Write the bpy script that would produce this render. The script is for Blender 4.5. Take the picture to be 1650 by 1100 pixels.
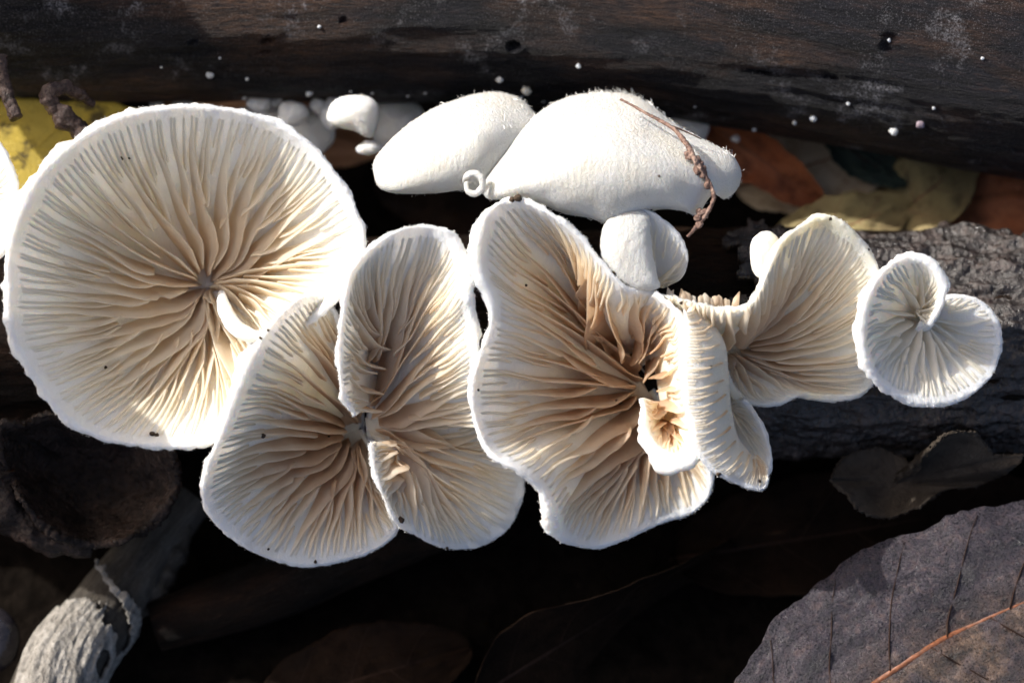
import bpy, math, random
import numpy as np
from mathutils import Vector, noise as mnoise

for o in list(bpy.data.objects):
    bpy.data.objects.remove(o)
sc = bpy.context.scene
COL = sc.collection
rng = np.random.default_rng(7)
random.seed(7)

# ------------------------------------------------------------------ frame of measurement
# 1 px of the photograph = K metres in the plane of focus; u right, v up, w towards the camera (px).
K = 0.11 / 1650
LENS = 100.0
D = 1650 * LENS / 36.0                      # distance of the camera from the plane of focus (px)
TH = math.radians(70)                       # the camera looks 70 degrees down
GH = 500                                    # height of the frame's origin over the ground (px)
ST, CT = math.sin(TH), math.cos(TH)
ROT = np.array([[1, 0, 0], [0, ST, -CT], [0, CT, ST]], float)   # uvw -> world


def W(p):
    return (np.asarray(p, float) @ ROT.T + np.array([0, 0, GH])) * K


def Q(x, y, w):
    f = 1 - w / D
    return np.array([(x - 825) * f, (550 - y) * f, w], float)


def QA(a):
    a = np.asarray(a, float)
    f = 1 - a[..., 2] / D
    return np.stack([(a[..., 0] - 825) * f, (550 - a[..., 1]) * f, a[..., 2]], -1)


def G(x, y, z=0.0):
    """point that shows at pixel x, y and lies z px over the flat ground"""
    # v*CT + w*ST + GH = z with v = (550-y)(1-w/D)
    vy = 550 - y
    w = (z - GH - vy * CT) / (ST - vy * CT / D)
    return Q(x, y, w)


# ------------------------------------------------------------------ camera, sky, sun, exposure
cam = bpy.data.cameras.new('camera')
cam.lens = LENS
cam.sensor_width = 36
cam.clip_start = 0.002
cam.clip_end = 50
camo = bpy.data.objects.new('camera', cam)
COL.objects.link(camo)
camo.location = W([0, 0, D])
camo.rotation_euler = (math.pi / 2 - TH, 0, 0)
cam.dof.use_dof = True
cam.dof.focus_distance = (D + 45) * K
cam.dof.aperture_fstop = 14
sc.camera = camo

SUN_UVW = np.array([-0.68, 0.52, 0.43])
SUN_UVW /= np.linalg.norm(SUN_UVW)
SUN = ROT @ SUN_UVW
world = bpy.data.worlds.new('World')
sc.world = world
world.use_nodes = True
wn = world.node_tree
sky = wn.nodes.new('ShaderNodeTexSky')
sky.sky_type = 'NISHITA'
sky.sun_disc = False
sky.air_density = 0.35
sky.dust_density = 3.0
sky.ozone_density = 0.5
sky.sun_elevation = math.asin(SUN[2])
sky.sun_rotation = math.atan2(SUN[0], SUN[1])
bg = wn.nodes['Background']
bg.inputs['Strength'].default_value = 0.125
tint = wn.nodes.new('ShaderNodeMix')          # warm tint added over the sky to turn bluish shade cream
tint.data_type = 'RGBA'
tint.blend_type = 'MULTIPLY'
tint.inputs[0].default_value = 1.0
tint.inputs[7].default_value = (1.0, 0.96, 0.87, 1)
wn.links.new(sky.outputs[0], tint.inputs[6])
wn.links.new(tint.outputs[2], bg.inputs[0])
sl = bpy.data.lights.new('sun', 'SUN')
sl.energy = 2.5
sl.angle = math.radians(0.53)
sl.color = (1.0, 0.96, 0.90)
so = bpy.data.objects.new('sun', sl)
COL.objects.link(so)
so.rotation_euler = Vector(SUN).to_track_quat('Z', 'Y').to_euler()
so.location = Vector(SUN) * 2
sc.view_settings.view_transform = 'Standard'
sc.view_settings.look = 'None'
sc.view_settings.gamma = 1
sc.view_settings.use_curve_mapping = False
sc.view_settings.exposure = 1.25
sc.render.engine = 'CYCLES'
sc.cycles.use_denoising = True
sc.cycles.max_bounces = 24
sc.cycles.diffuse_bounces = 18
sc.cycles.transmission_bounces = 24
sc.cycles.glossy_bounces = 3


# ------------------------------------------------------------------ node materials
class NM:
    def __init__(self, name):
        self.m = bpy.data.materials.new(name)
        self.m.use_nodes = True
        self.t = self.m.node_tree
        self.b = self.t.nodes['Principled BSDF']
        self.out = self.t.nodes['Material Output']

    def n(self, typ, **kw):
        nd = self.t.nodes.new(typ)
        for k, v in kw.items():
            setattr(nd, k, v)
        return nd

    def l(self, a, b):
        self.t.links.new(a, b)

    def attr(self, name):
        return self.n('ShaderNodeAttribute', attribute_name=name)

    def mapping(self, src, scale):
        mp = self.n('ShaderNodeMapping')
        mp.inputs['Scale'].default_value = scale
        self.l(src, mp.inputs['Vector'])
        return mp.outputs[0]

    def noise(self, vec, scale, detail=4, rough=0.55, dist=0.0):
        nd = self.n('ShaderNodeTexNoise')
        nd.inputs['Scale'].default_value = scale
        nd.inputs['Detail'].default_value = detail
        nd.inputs['Roughness'].default_value = rough
        nd.inputs['Distortion'].default_value = dist
        self.l(vec, nd.inputs['Vector'])
        return nd.outputs['Fac']

    def vor(self, vec, scale, feature='F1'):
        nd = self.n('ShaderNodeTexVoronoi', feature=feature)
        nd.inputs['Scale'].default_value = scale
        self.l(vec, nd.inputs['Vector'])
        return nd.outputs['Distance']

    def ramp(self, fac, stops):
        nd = self.n('ShaderNodeValToRGB')
        el = nd.color_ramp.elements
        while len(el) < len(stops):
            el.new(0.5)
        for e, (p, c) in zip(el, stops):
            e.position = p
            e.color = (c[0], c[1], c[2], 1) if not isinstance(c, (int, float)) else (c, c, c, 1)
        self.l(fac, nd.inputs[0])
        return nd.outputs[0]

    def mix(self, fac, a, b, blend='MIX'):
        nd = self.n('ShaderNodeMix', data_type='RGBA', blend_type=blend)
        for v, s in ((fac, nd.inputs[0]), (a, nd.inputs[6]), (b, nd.inputs[7])):
            if isinstance(v, bpy.types.NodeSocket):
                self.l(v, s)
            elif isinstance(v, (int, float)):
                s.default_value = v
            else:
                s.default_value = (v[0], v[1], v[2], 1)
        return nd.outputs[2]

    def ramp2(self, fac, a, b, c):
        m1 = self.mix(self.ramp(fac, [(0.0, 0.0), (0.35, 1.0)]), a, b)
        return self.mix(self.ramp(fac, [(0.35, 0.0), (1.0, 1.0)]), m1, c)

    def math(self, op, a, b=0.0):
        nd = self.n('ShaderNodeMath', operation=op)
        for v, s in ((a, nd.inputs[0]), (b, nd.inputs[1])):
            if isinstance(v, bpy.types.NodeSocket):
                self.l(v, s)
            else:
                s.default_value = v
        return nd.outputs[0]

    def bump(self, h, dist_px, strength=1.0, normal=None):
        nd = self.n('ShaderNodeBump')
        nd.inputs['Strength'].default_value = strength
        nd.inputs['Distance'].default_value = dist_px * K
        self.l(h, nd.inputs['Height'])
        if normal:
            self.l(normal, nd.inputs['Normal'])
        return nd.outputs[0]

    def base(self, c, rough=0.7, spec=0.4, normal=None):
        i = self.b.inputs
        if isinstance(c, bpy.types.NodeSocket):
            self.l(c, i['Base Color'])
        else:
            i['Base Color'].default_value = (*c, 1)
        if isinstance(rough, bpy.types.NodeSocket):
            self.l(rough, i['Roughness'])
        else:
            i['Roughness'].default_value = rough
        i['Specular IOR Level'].default_value = spec
        if normal:
            self.l(normal, i['Normal'])
        return self.m


def mat_flesh(name, white=(0.90, 0.90, 0.87), cream=(0.86, 0.80, 0.68), amount=0.25, sss=0.72, scale=32, bumpd=4.0, bumps=0.6):
    M = NM(name)
    tc = M.attr('tc').outputs['Vector']
    br = M.attr('brown').outputs['Fac']
    n1 = M.noise(tc, 1.3, 4)
    c = M.mix(M.math('MULTIPLY', M.ramp(n1, [(0.45, 0.0), (0.75, 1.0)]), amount), white, cream)
    c = M.ramp2(br, c, (0.88, 0.79, 0.63), (0.58, 0.40, 0.24))
    f = M.math('ADD', M.noise(tc, 30, 4, 0.75), M.noise(M.mapping(tc, (14, 2.5, 14)), 1.0, 3, 0.6))
    nb = M.bump(f, bumpd, bumps)
    M.base(c, 0.75, 0.25, nb)
    i = M.b.inputs
    i['Subsurface Weight'].default_value = sss
    i['Subsurface Radius'].default_value = (1.0, 0.85, 0.65)
    i['Subsurface Scale'].default_value = scale * K
    return M.m


def mat_gill(name):
    M = NM(name)
    tc = M.attr('tc').outputs['Vector']
    br = M.attr('brown').outputs['Fac']
    n1 = M.noise(tc, 2.2, 3)
    n2 = M.noise(tc, 9, 4)
    b2 = M.math('MULTIPLY', br, M.math('ADD', M.math('MULTIPLY', n1, 1.0), 0.5))
    c = M.ramp(b2, [(0.0, (0.93, 0.925, 0.88)), (0.28, (0.91, 0.83, 0.70)), (0.62, (0.76, 0.58, 0.40)), (1.0, (0.46, 0.29, 0.16))])
    c = M.mix(M.math('MULTIPLY', M.ramp(n2, [(0.60, 0.0), (0.80, 1.0)]), 0.30), c, (0.60, 0.42, 0.24))
    t = M.t
    t.nodes.remove(M.b)
    d = M.n('ShaderNodeBsdfDiffuse')
    tr = M.n('ShaderNodeBsdfTranslucent')
    gl = M.n('ShaderNodeBsdfGlossy')
    gl.inputs['Roughness'].default_value = 0.42
    M.l(c, d.inputs['Color'])
    M.l(c, tr.inputs['Color'])
    m1 = M.n('ShaderNodeMixShader')
    m1.inputs[0].default_value = 0.66
    M.l(d.outputs[0], m1.inputs[1])
    M.l(tr.outputs[0], m1.inputs[2])
    m2 = M.n('ShaderNodeMixShader')
    m2.inputs[0].default_value = 0.03
    M.l(m1.outputs[0], m2.inputs[1])
    M.l(gl.outputs[0], m2.inputs[2])
    M.l(m2.outputs[0], M.out.inputs[0])
    return M.m


def mat_wood(name, dark, mid, light, pale=(0.25, 0.24, 0.23), pale_amt=0.0, gloss=0.5, bumpd=5.0, grain=1.0):
    """weathered wet wood: streaks along tc.x"""
    M = NM(name)
    tc = M.attr('tc').outputs['Vector']
    st = M.mapping(tc, (0.7 * grain, 4 * grain, 4 * grain))
    fine = M.mapping(tc, (4.0 * grain, 26 * grain, 26 * grain))
    n1 = M.noise(st, 1.0, 6, 0.62, 0.3)
    n2 = M.noise(fine, 1.0, 4, 0.65, 0.2)
    n3 = M.noise(tc, 0.55, 5, 0.6)
    n4 = M.noise(tc, 26, 5, 0.75)
    f = M.math('ADD', M.math('MULTIPLY', n1, 0.6), M.math('MULTIPLY', n2, 0.4))
    c = M.ramp(f, [(0.38, dark), (0.55, mid), (0.80, light)])
    c = M.mix(M.ramp(n3, [(0.42, 0.0), (0.62, 0.75)]), c, dark)
    br = M.noise(M.mapping(tc, (0.25, 0.9, 0.9)), 1.0, 5, 0.6)
    c = M.mix(M.math('MULTIPLY', M.ramp(br, [(0.46, 0.0), (0.62, 0.9)]), M.ramp(n2, [(0.35, 0.1), (0.6, 1.0)])), c, light)
    sp = M.noise(tc, 55, 2, 0.6)
    c = M.mix(M.math('MULTIPLY', M.ramp(sp, [(0.60, 0.0), (0.72, 0.6)]), M.ramp(n3, [(0.35, 0.15), (0.6, 1.0)])), c, pale)
    c = M.mix(M.ramp(sp, [(0.32, 0.8), (0.45, 0.0)]), c, dark)
    if pale_amt:
        pn = M.noise(tc, 1.1, 7, 0.72)
        pm = M.math('MULTIPLY', M.ramp(pn, [(0.56, 0.0), (0.70, 1.0)]), M.ramp(n4, [(0.45, 0.0), (0.62, 1.0)]))
        c = M.mix(M.math('MULTIPLY', pm, pale_amt), c, pale)
    h = M.math('ADD', M.math('ADD', M.math('MULTIPLY', n1, 0.5), M.math('MULTIPLY', n2, 0.6)), M.math('MULTIPLY', n4, 0.8))
    nb = M.bump(h, bumpd, 1.0)
    rr = M.ramp(n4, [(0.35, 0.28), (0.65, 0.62)])
    return M.base(c, rr, gloss, nb)


def mat_bark(name, a, b, c3, gloss=0.7):
    M = NM(name)
    tc = M.attr('tc').outputs['Vector']
    st = M.mapping(tc, (1.5, 1.9, 1.9))
    n1 = M.noise(st, 2.0, 6, 0.65, 0.6)
    n2 = M.noise(tc, 14, 4, 0.7)
    v = M.vor(tc, 9)
    f = M.math('ADD', M.math('MULTIPLY', n1, 0.65), M.math('MULTIPLY', n2, 0.35))
    c = M.ramp(f, [(0.34, a), (0.50, b), (0.66, c3)])
    h = M.math('ADD', M.math('MULTIPLY', n1, 0.9), M.math('ADD', M.math('MULTIPLY', n2, 0.6), M.math('MULTIPLY', v, 0.5)))
    nb = M.bump(h, 7, 1.0)
    rr = M.ramp(n2, [(0.38, 0.16), (0.58, 0.6)])
    return M.base(c, rr, gloss, nb)


def mat_leaf(name, c1, c2, spot, spot_amt=0.6, gloss=0.5, rough=0.45, trans=0.15, spot_scale=3.0, net=True):
    M = NM(name)
    tc = M.attr('tc').outputs['Vector']
    n1 = M.noise(tc, 0.9, 5, 0.6)
    n2 = M.noise(tc, spot_scale, 5, 0.65)
    c = M.mix(M.ramp(n1, [(0.40, 0.0), (0.60, 1.0)]), c1, c2)
    c = M.mix(M.math('MULTIPLY', M.ramp(n2, [(0.52, 0.0), (0.64, 1.0)]), spot_amt), c, spot)
    va = M.n('ShaderNodeVectorMath', operation='ADD')
    nz = M.n('ShaderNodeTexNoise')
    nz.inputs['Scale'].default_value = 6
    M.l(tc, nz.inputs['Vector'])
    vs = M.n('ShaderNodeVectorMath', operation='SCALE')
    vs.inputs['Scale'].default_value = 0.12
    M.l(nz.outputs['Color'], vs.inputs[0])
    M.l(tc, va.inputs[0])
    M.l(vs.outputs[0], va.inputs[1])
    cell = M.vor(va.outputs[0], 12, 'DISTANCE_TO_EDGE')
    n4 = M.noise(tc, 22, 4, 0.7)
    hv = M.ramp(cell, [(0.0, 1.0), (0.09, 0.0)])
    h = M.math('ADD', M.math('MULTIPLY', hv, 0.5), M.math('MULTIPLY', n4, 0.8))
    nb = M.bump(h, 2.5, 0.8)
    if net:
        c = M.mix(M.math('MULTIPLY', hv, 0.3), c, [x * 0.5 for x in c1])
    rr = M.ramp(n2, [(0.4, rough - 0.1), (0.65, rough + 0.2)])
    m = M.base(c, rr, gloss, nb)
    return m


def mat_big_leaf(name):
    M = NM(name)
    tc = M.attr('tc').outputs['Vector']
    sx = M.n('ShaderNodeSeparateXYZ')
    M.l(tc, sx.inputs[0])
    n0 = M.noise(tc, 0.8, 4)
    n1 = M.noise(tc, 2.2, 6, 0.65)
    n2 = M.noise(tc, 7, 6, 0.7, 0.4)
    n4 = M.noise(tc, 40, 3, 0.7)
    side = M.math('ADD', sx.outputs[1], M.math('MULTIPLY', n0, 0.6))
    tanny = M.ramp(side, [(0.1, 1.0), (1.1, 0.0)])
    pur = M.ramp(n2, [(0.35, (0.012, 0.010, 0.018)), (0.52, (0.046, 0.036, 0.056)), (0.70, (0.14, 0.088, 0.085))])
    tan = M.ramp(n2, [(0.35, (0.020, 0.013, 0.011)), (0.50, (0.12, 0.070, 0.044)), (0.66, (0.32, 0.21, 0.145))])
    c = M.mix(M.math('MULTIPLY', tanny, M.ramp(n1, [(0.38, 0.15), (0.58, 1.0)])), pur, tan)
    n5 = M.noise(tc, 24, 5, 0.75)
    va = M.n('ShaderNodeVectorMath', operation='ADD')
    nz = M.n('ShaderNodeTexNoise')
    nz.inputs['Scale'].default_value = 3
    M.l(tc, nz.inputs['Vector'])
    M.l(tc, va.inputs[0])
    vs = M.n('ShaderNodeVectorMath', operation='SCALE')
    vs.inputs['Scale'].default_value = 0.35
    M.l(nz.outputs['Color'], vs.inputs[0])
    M.l(vs.outputs[0], va.inputs[1])
    cell = M.vor(va.outputs[0], 5.5, 'DISTANCE_TO_EDGE')
    c = M.mix(M.ramp(cell, [(0.0, 0.75), (0.035, 0.0)]), c, (0.02, 0.010, 0.008))
    c = M.mix(M.ramp(n5, [(0.56, 0.0), (0.68, 0.6)]), c, (0.34, 0.27, 0.26))  # pale specks painted in as glints of the wet leaf
    c = M.mix(M.ramp(n5, [(0.34, 0.7), (0.46, 0.0)]), c, (0.006, 0.004, 0.005))
    h = M.math('ADD', M.math('MULTIPLY', n5, 1.0), M.math('MULTIPLY', n4, 0.8))
    nb = M.bump(h, 6.0, 1.0, M.bump(M.math('ADD', n1, M.math('MULTIPLY', n2, 0.6)), 26.0, 1.0))
    rr = M.ramp(n5, [(0.35, 0.14), (0.62, 0.5)])
    return M.base(c, rr, 0.8, nb)


def mat_plain(name, c, rough=0.6, spec=0.3, scale=8, var=0.35, bumpd=2.0):
    M = NM(name)
    tc = M.attr('tc').outputs['Vector']
    n1 = M.noise(tc, scale, 5, 0.65)
    cc = M.ramp(n1, [(0.3, [x * (1 - var) for x in c]), (0.7, [min(1, x * (1 + var)) for x in c])])
    return M.base(cc, rough, spec, M.bump(n1, bumpd, 0.8))


MAT = {
    'flesh': mat_flesh('fungus_flesh'),
    'flesh_dome': mat_flesh('felted_fungus_flesh', (0.86, 0.86, 0.82), (0.82, 0.78, 0.66), 0.7, 0.4, 18, 9.0, 1.0),
    'flesh_yellow': mat_flesh('aged_fungus_flesh', (0.84, 0.82, 0.74), (0.78, 0.66, 0.38), 0.8),
    'flesh_grey': mat_flesh('young_fungus_flesh', (0.82, 0.82, 0.80), (0.78, 0.75, 0.70), 0.4),
    'gill': mat_gill('fungus_gill'),
    'fuzz': mat_plain('fungus_fuzz', (0.84, 0.84, 0.82), 0.9, 0.1, 4, 0.03, 0.2),
    'log_up': mat_wood('wet_dark_wood', (0.002, 0.002, 0.0035), (0.010, 0.011, 0.018), (0.095, 0.050, 0.030), (0.42, 0.42, 0.46), 1.0, 0.22, 14.0),
    'log_low': mat_wood('rotten_brown_wood', (0.004, 0.003, 0.0025), (0.012, 0.007, 0.005), (0.05, 0.025, 0.014), (0.15, 0.14, 0.13), 0.15, 0.10, 9.0, 1.3),
    'bark': mat_bark('wet_bark', (0.003, 0.002, 0.002), (0.014, 0.0095, 0.0085), (0.075, 0.052, 0.045), 0.9),
    'bark_dark': mat_bark('dark_bark', (0.006, 0.004, 0.0035), (0.022, 0.014, 0.011), (0.06, 0.038, 0.029), 0.25),
    'bark_pale': mat_bark('pale_grey_bark', (0.11, 0.10, 0.088), (0.26, 0.245, 0.22), (0.40, 0.38, 0.35), 0.1),
    'stick': mat_wood('grey_stick_wood', (0.04, 0.034, 0.028), (0.085, 0.075, 0.063), (0.15, 0.135, 0.115), (0.3, 0.3, 0.28), 0.3, 0.1, 4.0),
    'twig': mat_bark('twig_bark', (0.015, 0.01, 0.009), (0.045, 0.028, 0.024), (0.11, 0.07, 0.056), 0.3),
    'root': mat_bark('rootlet_bark', (0.06, 0.035, 0.028), (0.18, 0.105, 0.08), (0.40, 0.28, 0.22), 0.4),
    'crumb': mat_plain('soil_crumb', (0.05, 0.032, 0.02), 0.8, 0.3, 12, 0.5),
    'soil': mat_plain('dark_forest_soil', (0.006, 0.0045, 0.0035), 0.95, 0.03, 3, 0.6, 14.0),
    'leaf_yellow': mat_leaf('yellow_leaf', (0.50, 0.36, 0.045), (0.40, 0.30, 0.05), (0.06, 0.045, 0.02), 0.9, 0.3, 0.6, 0.2, 2.6, False),
    'leaf_tan': mat_leaf('tan_leaf', (0.52, 0.44, 0.33), (0.42, 0.33, 0.22), (0.28, 0.20, 0.12), 0.6, 0.3, 0.6),
    'leaf_orange': mat_leaf('orange_leaf', (0.48, 0.25, 0.12), (0.36, 0.16, 0.07), (0.2, 0.09, 0.05), 0.6, 0.3, 0.6),
    'leaf_rust': mat_leaf('rust_leaf', (0.32, 0.10, 0.04), (0.40, 0.15, 0.07), (0.10, 0.035, 0.022), 0.6, 0.4, 0.5),
    'leaf_olive': mat_leaf('olive_leaf', (0.34, 0.28, 0.13), (0.26, 0.20, 0.10), (0.13, 0.09, 0.045), 0.6, 0.3, 0.6),
    'leaf_green': mat_leaf('dark_green_leaf', (0.03, 0.05, 0.04), (0.04, 0.055, 0.05), (0.03, 0.03, 0.03), 0.5, 0.3, 0.6),
    'leaf_brown': mat_leaf('wet_brown_leaf', (0.075, 0.058, 0.062), (0.14, 0.092, 0.070), (0.34, 0.25, 0.20), 0.75, 0.9, 0.34, 0.0, 5.5),
    'leaf_big': mat_big_leaf('wet_purple_brown_leaf'),
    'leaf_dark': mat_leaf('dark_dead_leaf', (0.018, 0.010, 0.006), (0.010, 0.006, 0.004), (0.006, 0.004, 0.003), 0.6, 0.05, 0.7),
    'leaf_grey': mat_leaf('grey_curled_leaf', (0.085, 0.07, 0.056), (0.055, 0.045, 0.036), (0.03, 0.024, 0.02), 0.6, 0.1, 0.7),
    'pod': mat_plain('glossy_pod', (0.02, 0.018, 0.022), 0.18, 0.7, 3, 0.4, 2.0),
    'vein': mat_plain('leaf_vein', (0.17, 0.062, 0.028), 0.45, 0.5, 9, 0.6, 3.0),
    'vein_dark': mat_plain('dark_leaf_vein', (0.03, 0.016, 0.011), 0.6, 0.1, 9, 0.3, 1.0),
}


# ------------------------------------------------------------------ mesh helpers
def link(o):
    COL.objects.link(o)
    return o


def tag(o, label=None, cat=None, group=None, kind=None):
    for k, v in (('label', label), ('category', cat), ('group', group), ('kind', kind)):
        if v:
            o[k] = v
    return o


def empty(name, uvw, label=None, cat=None, group=None):
    o = bpy.data.objects.new(name, None)
    o.empty_display_size = 0.003
    o.location = W(uvw)
    link(o)
    return tag(o, label, cat, group)


def mesh(name, p, faces, mat, parent=None, tc=None, brown=None, smooth=True, kind=None):
    """p: uvw points; the object's origin is its parent's (or the lowest point's mean)"""
    p = W(p)
    if parent is not None:
        org = np.array(ROOTLOC[parent.name])
    else:
        zmin = p[:, 2].min()
        org = np.array([p[:, 0].mean(), p[:, 1].mean(), zmin])
    me = bpy.data.meshes.new(name)
    me.from_pydata((p - org).tolist(), [], faces if isinstance(faces, list) else faces.tolist())
    if smooth:
        me.shade_smooth()
    if tc is None:
        tc = p / K / 100
    a = me.attributes.new('tc', 'FLOAT_VECTOR', 'POINT')
    a.data.foreach_set('vector', np.asarray(tc, np.float32).ravel())
    if brown is not None:
        a = me.attributes.new('brown', 'FLOAT', 'POINT')
        a.data.foreach_set('value', np.clip(np.asarray(brown, np.float32), 0, 1).ravel())
    me.materials.append(MAT[mat] if isinstance(mat, str) else mat)
    o = bpy.data.objects.new(name, me)
    if parent is None:
        o.location = org
    else:
        o.parent = parent
    link(o)
    ROOTLOC[o.name] = tuple(org)
    if kind:
        o['kind'] = kind
    return o


ROOTLOC = {}
_empty = empty


def empty(name, uvw, *a, **k):
    o = _empty(name, uvw, *a, **k)
    ROOTLOC[o.name] = tuple(o.location)
    return o


def catmull(P, t, closed=False):
    """P (n,d) control points, t in 0..n-1 (open) or 0..n (closed)"""
    P = np.asarray(P, float)
    n = len(P)
    t = np.asarray(t, float)
    i = np.floor(t).astype(int)
    if not closed:
        i = np.clip(i, 0, n - 2)
    f = (t - i)[:, None]

    def g(j):
        if closed:
            return P[j % n]
        r = P[np.clip(j, 0, n - 1)]
        lo = (j < 0)[:, None]
        hi = (j > n - 1)[:, None]
        r = np.where(lo, 2 * P[0] - P[1], r)
        return np.where(hi, 2 * P[-1] - P[-2], r)
    a, b, c, d = g(i - 1), g(i), g(i + 1), g(i + 2)
    return 0.5 * (2 * b + (c - a) * f + (2 * a - 5 * b + 4 * c - d) * f ** 2 + (3 * b - a - 3 * c + d) * f ** 3)


def fbm(p, scale, octs=3, seed=0.0):
    out = np.empty(len(p))
    q = np.asarray(p) * scale + seed
    for i, v in enumerate(q):
        out[i] = mnoise.fractal(v, 0.8, 2.1, octs)
    return out


def unit(a):
    return a / np.maximum(np.linalg.norm(a, axis=-1, keepdims=True), 1e-9)


def grid_faces(n, m, close_n=False, off=0):
    """n columns of m points each, index = col*m+row"""
    c = np.arange(n if close_n else n - 1)
    r = np.arange(m - 1)
    C, R = np.meshgrid(c, r, indexing='ij')
    C2 = (C + 1) % n
    return (np.stack([C * m + R, C * m + R + 1, C2 * m + R + 1, C2 * m + R], -1).reshape(-1, 4) + off)


# ------------------------------------------------------------------ fungus lobes with gills
class Lobe:
    """A curved sheet that fans out from a centre to a rim. cols: list of (rim xyw, origin xyw or None, mid xyw or None)."""

    def __init__(s, origin, cols, closed=False, q=0.34, rr=5.0, th=16.0, bend=0.0, wave=0.0, step=3.0, flip=False, seed=0):
        R, O, M, RRs = [], [], [], []
        for c in cols:
            rim = np.array(c[0][:3], float)
            o = np.array(c[1] if len(c) > 1 and c[1] is not None else origin, float)
            if len(c) > 2 and c[2] is not None:
                m = np.array(c[2], float)
            else:
                m = (rim + o) / 2
                m[2] = o[2] + (rim[2] - o[2]) * q
                d = rim - o
                m[0] += -d[1] * bend
                m[1] += d[0] * bend
            R.append(rim)
            O.append(o)
            M.append(m)
            RRs.append(c[3] if len(c) > 3 else rr)
        s.closed = closed
        n = len(R)
        R, O, M = QA(np.array(R)), QA(np.array(O)), QA(np.array(M))
        RRs = np.array(RRs, float)[:, None]
        if closed:
            tt = np.linspace(0, n, 40 * n, endpoint=False)
        else:
            tt = np.linspace(0, n - 1, 40 * n)
        Rd = catmull(R, tt, closed)
        L = np.concatenate([[0], np.cumsum(np.linalg.norm(np.diff(Rd, axis=0), axis=1))])
        s.len = L[-1] + (np.linalg.norm(Rd[0] - Rd[-1]) if closed else 0)
        nt = max(24, int(s.len / step))
        lt = np.linspace(0, L[-1], nt)
        ti = np.interp(lt, L, tt)
        s.nt = nt
        s.R, s.O, s.M = catmull(R, ti, closed), catmull(O, ti, closed), catmull(M, ti, closed)
        s.rr = catmull(RRs, ti, closed)[:, 0]
        if not closed or s.len > 500:
            k1 = np.array([mnoise.fractal((q / 45.0, seed, 1.7), 0.7, 2, 3) for q in lt])
            k2 = np.array([mnoise.fractal((q / 70.0, seed, 8.3), 0.9, 2, 2) for q in lt])
            s.rr = s.rr * np.clip(0.85 + 0.75 * k1, 0.4, 1.6)
            s.R = s.R + unit(s.R - s.M) * (2.0 * k2)[:, None]
        # the rim bead sticks out by rr beyond the sheet's edge
        e = unit(s.R - s.M)
        s.R = s.R - e * s.rr[:, None]
        s.seed = seed
        s.wave = wave
        s.th = th
        s.sgn = 1.0
        _, nn = s.surf(np.arange(nt, dtype=float), np.full(nt, 0.5))
        if (nn[:, 2].mean() < 0) != flip:
            s.sgn = -1.0

    def pos(s, ti, ss):
        n = s.nt
        if s.closed:
            i0 = np.floor(ti).astype(int) % n
            i1 = (i0 + 1) % n
        else:
            ti = np.clip(ti, 0, n - 1.0001)
            i0 = np.floor(ti).astype(int)
            i1 = i0 + 1
        f = (ti - np.floor(ti))[:, None]
        O = s.O[i0] * (1 - f) + s.O[i1] * f
        M = s.M[i0] * (1 - f) + s.M[i1] * f
        R = s.R[i0] * (1 - f) + s.R[i1] * f
        x = ss[:, None]
        p = O * (1 - x) * (1 - 2 * x) + M * 4 * x * (1 - x) + R * x * (2 * x - 1)
        if s.wave:
            wv = np.sin(ti / n * 31 + s.seed) + 0.7 * np.sin(ti / n * 53 + 2 * s.seed + 3 * ss)
            p[:, 2] += s.wave * wv * ss * ss
        return p

    def surf(s, ti, ss):
        p = s.pos(ti, ss)
        e = 0.02
        ds = s.pos(ti, np.minimum(ss + e, 1)) - s.pos(ti, np.maximum(ss - e, 0))
        k = 3.0
        dt = s.pos(ti + k, np.maximum(ss, 0.12)) - s.pos(ti - k, np.maximum(ss, 0.12))
        return p, unit(np.cross(ds, dt)) * s.sgn

    def build(s, name, parent, mat='flesh', ns=16, brown=0.0, rough=1.0, label=None):
        nt = s.nt
        sv = np.linspace(0.0, 1.0, ns + 1)
        T, S = np.meshgrid(np.arange(nt, dtype=float), sv, indexing='ij')
        p, n = s.surf(T.ravel(), S.ravel())
        p = p.reshape(nt, ns + 1, 3)
        n = n.reshape(nt, ns + 1, 3)
        na = 7
        e = unit(p[:, -1] - p[:, -2])
        nr = n[:, -1]
        e = unit(e - nr * np.sum(e * nr, -1, keepdims=True))
        r = s.rr[:, None]
        cen = p[:, -1] - nr * r
        arc = [cen + r * (nr * math.cos(a) + e * math.sin(a)) for a in np.linspace(0.25, math.pi - 0.05, na)]
        arc = np.stack(arc, 1)
        th = (2 * s.rr[:, None] * sv[None] ** 2 + s.th * (1 - sv[None] ** 2))[..., None]
        outer = (p - n * th)[:, ::-1]
        allp = np.concatenate([p, arc, outer], 1)
        m = allp.shape[1]
        flat = allp.reshape(-1, 3)
        # frosted grain on the bead and the outside
        dirs = np.concatenate([n * 0, unit(arc - cen[:, None]), -n[:, ::-1]], 1).reshape(-1, 3)
        amp = rough * (0.9 * rng.standard_normal(len(flat)) * 0.55 + 1.2 * fbm(flat, 0.09, 3, s.seed))
        flat = flat + dirs * amp[:, None]
        f = grid_faces(nt, m, s.closed)
        fl = f.tolist()
        if not s.closed:
            for c in (0, nt - 1):
                b = c * m
                for j in range(ns):
                    q = [b + j, b + j + 1, b + m - 2 - j, b + m - 1 - j]
                    fl.append(q if c else q[::-1])
        br = np.concatenate([np.tile(0.05 + 0.8 * brown * (1 - sv) ** 1.1, (nt, 1)), np.zeros((nt, na)), np.zeros((nt, ns + 1))], 1).ravel()
        o = mesh(name, flat, fl, mat, parent, brown=br, tc=flat / 100)
        if label:
            o['label'] = label
        s.obj = o
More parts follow.
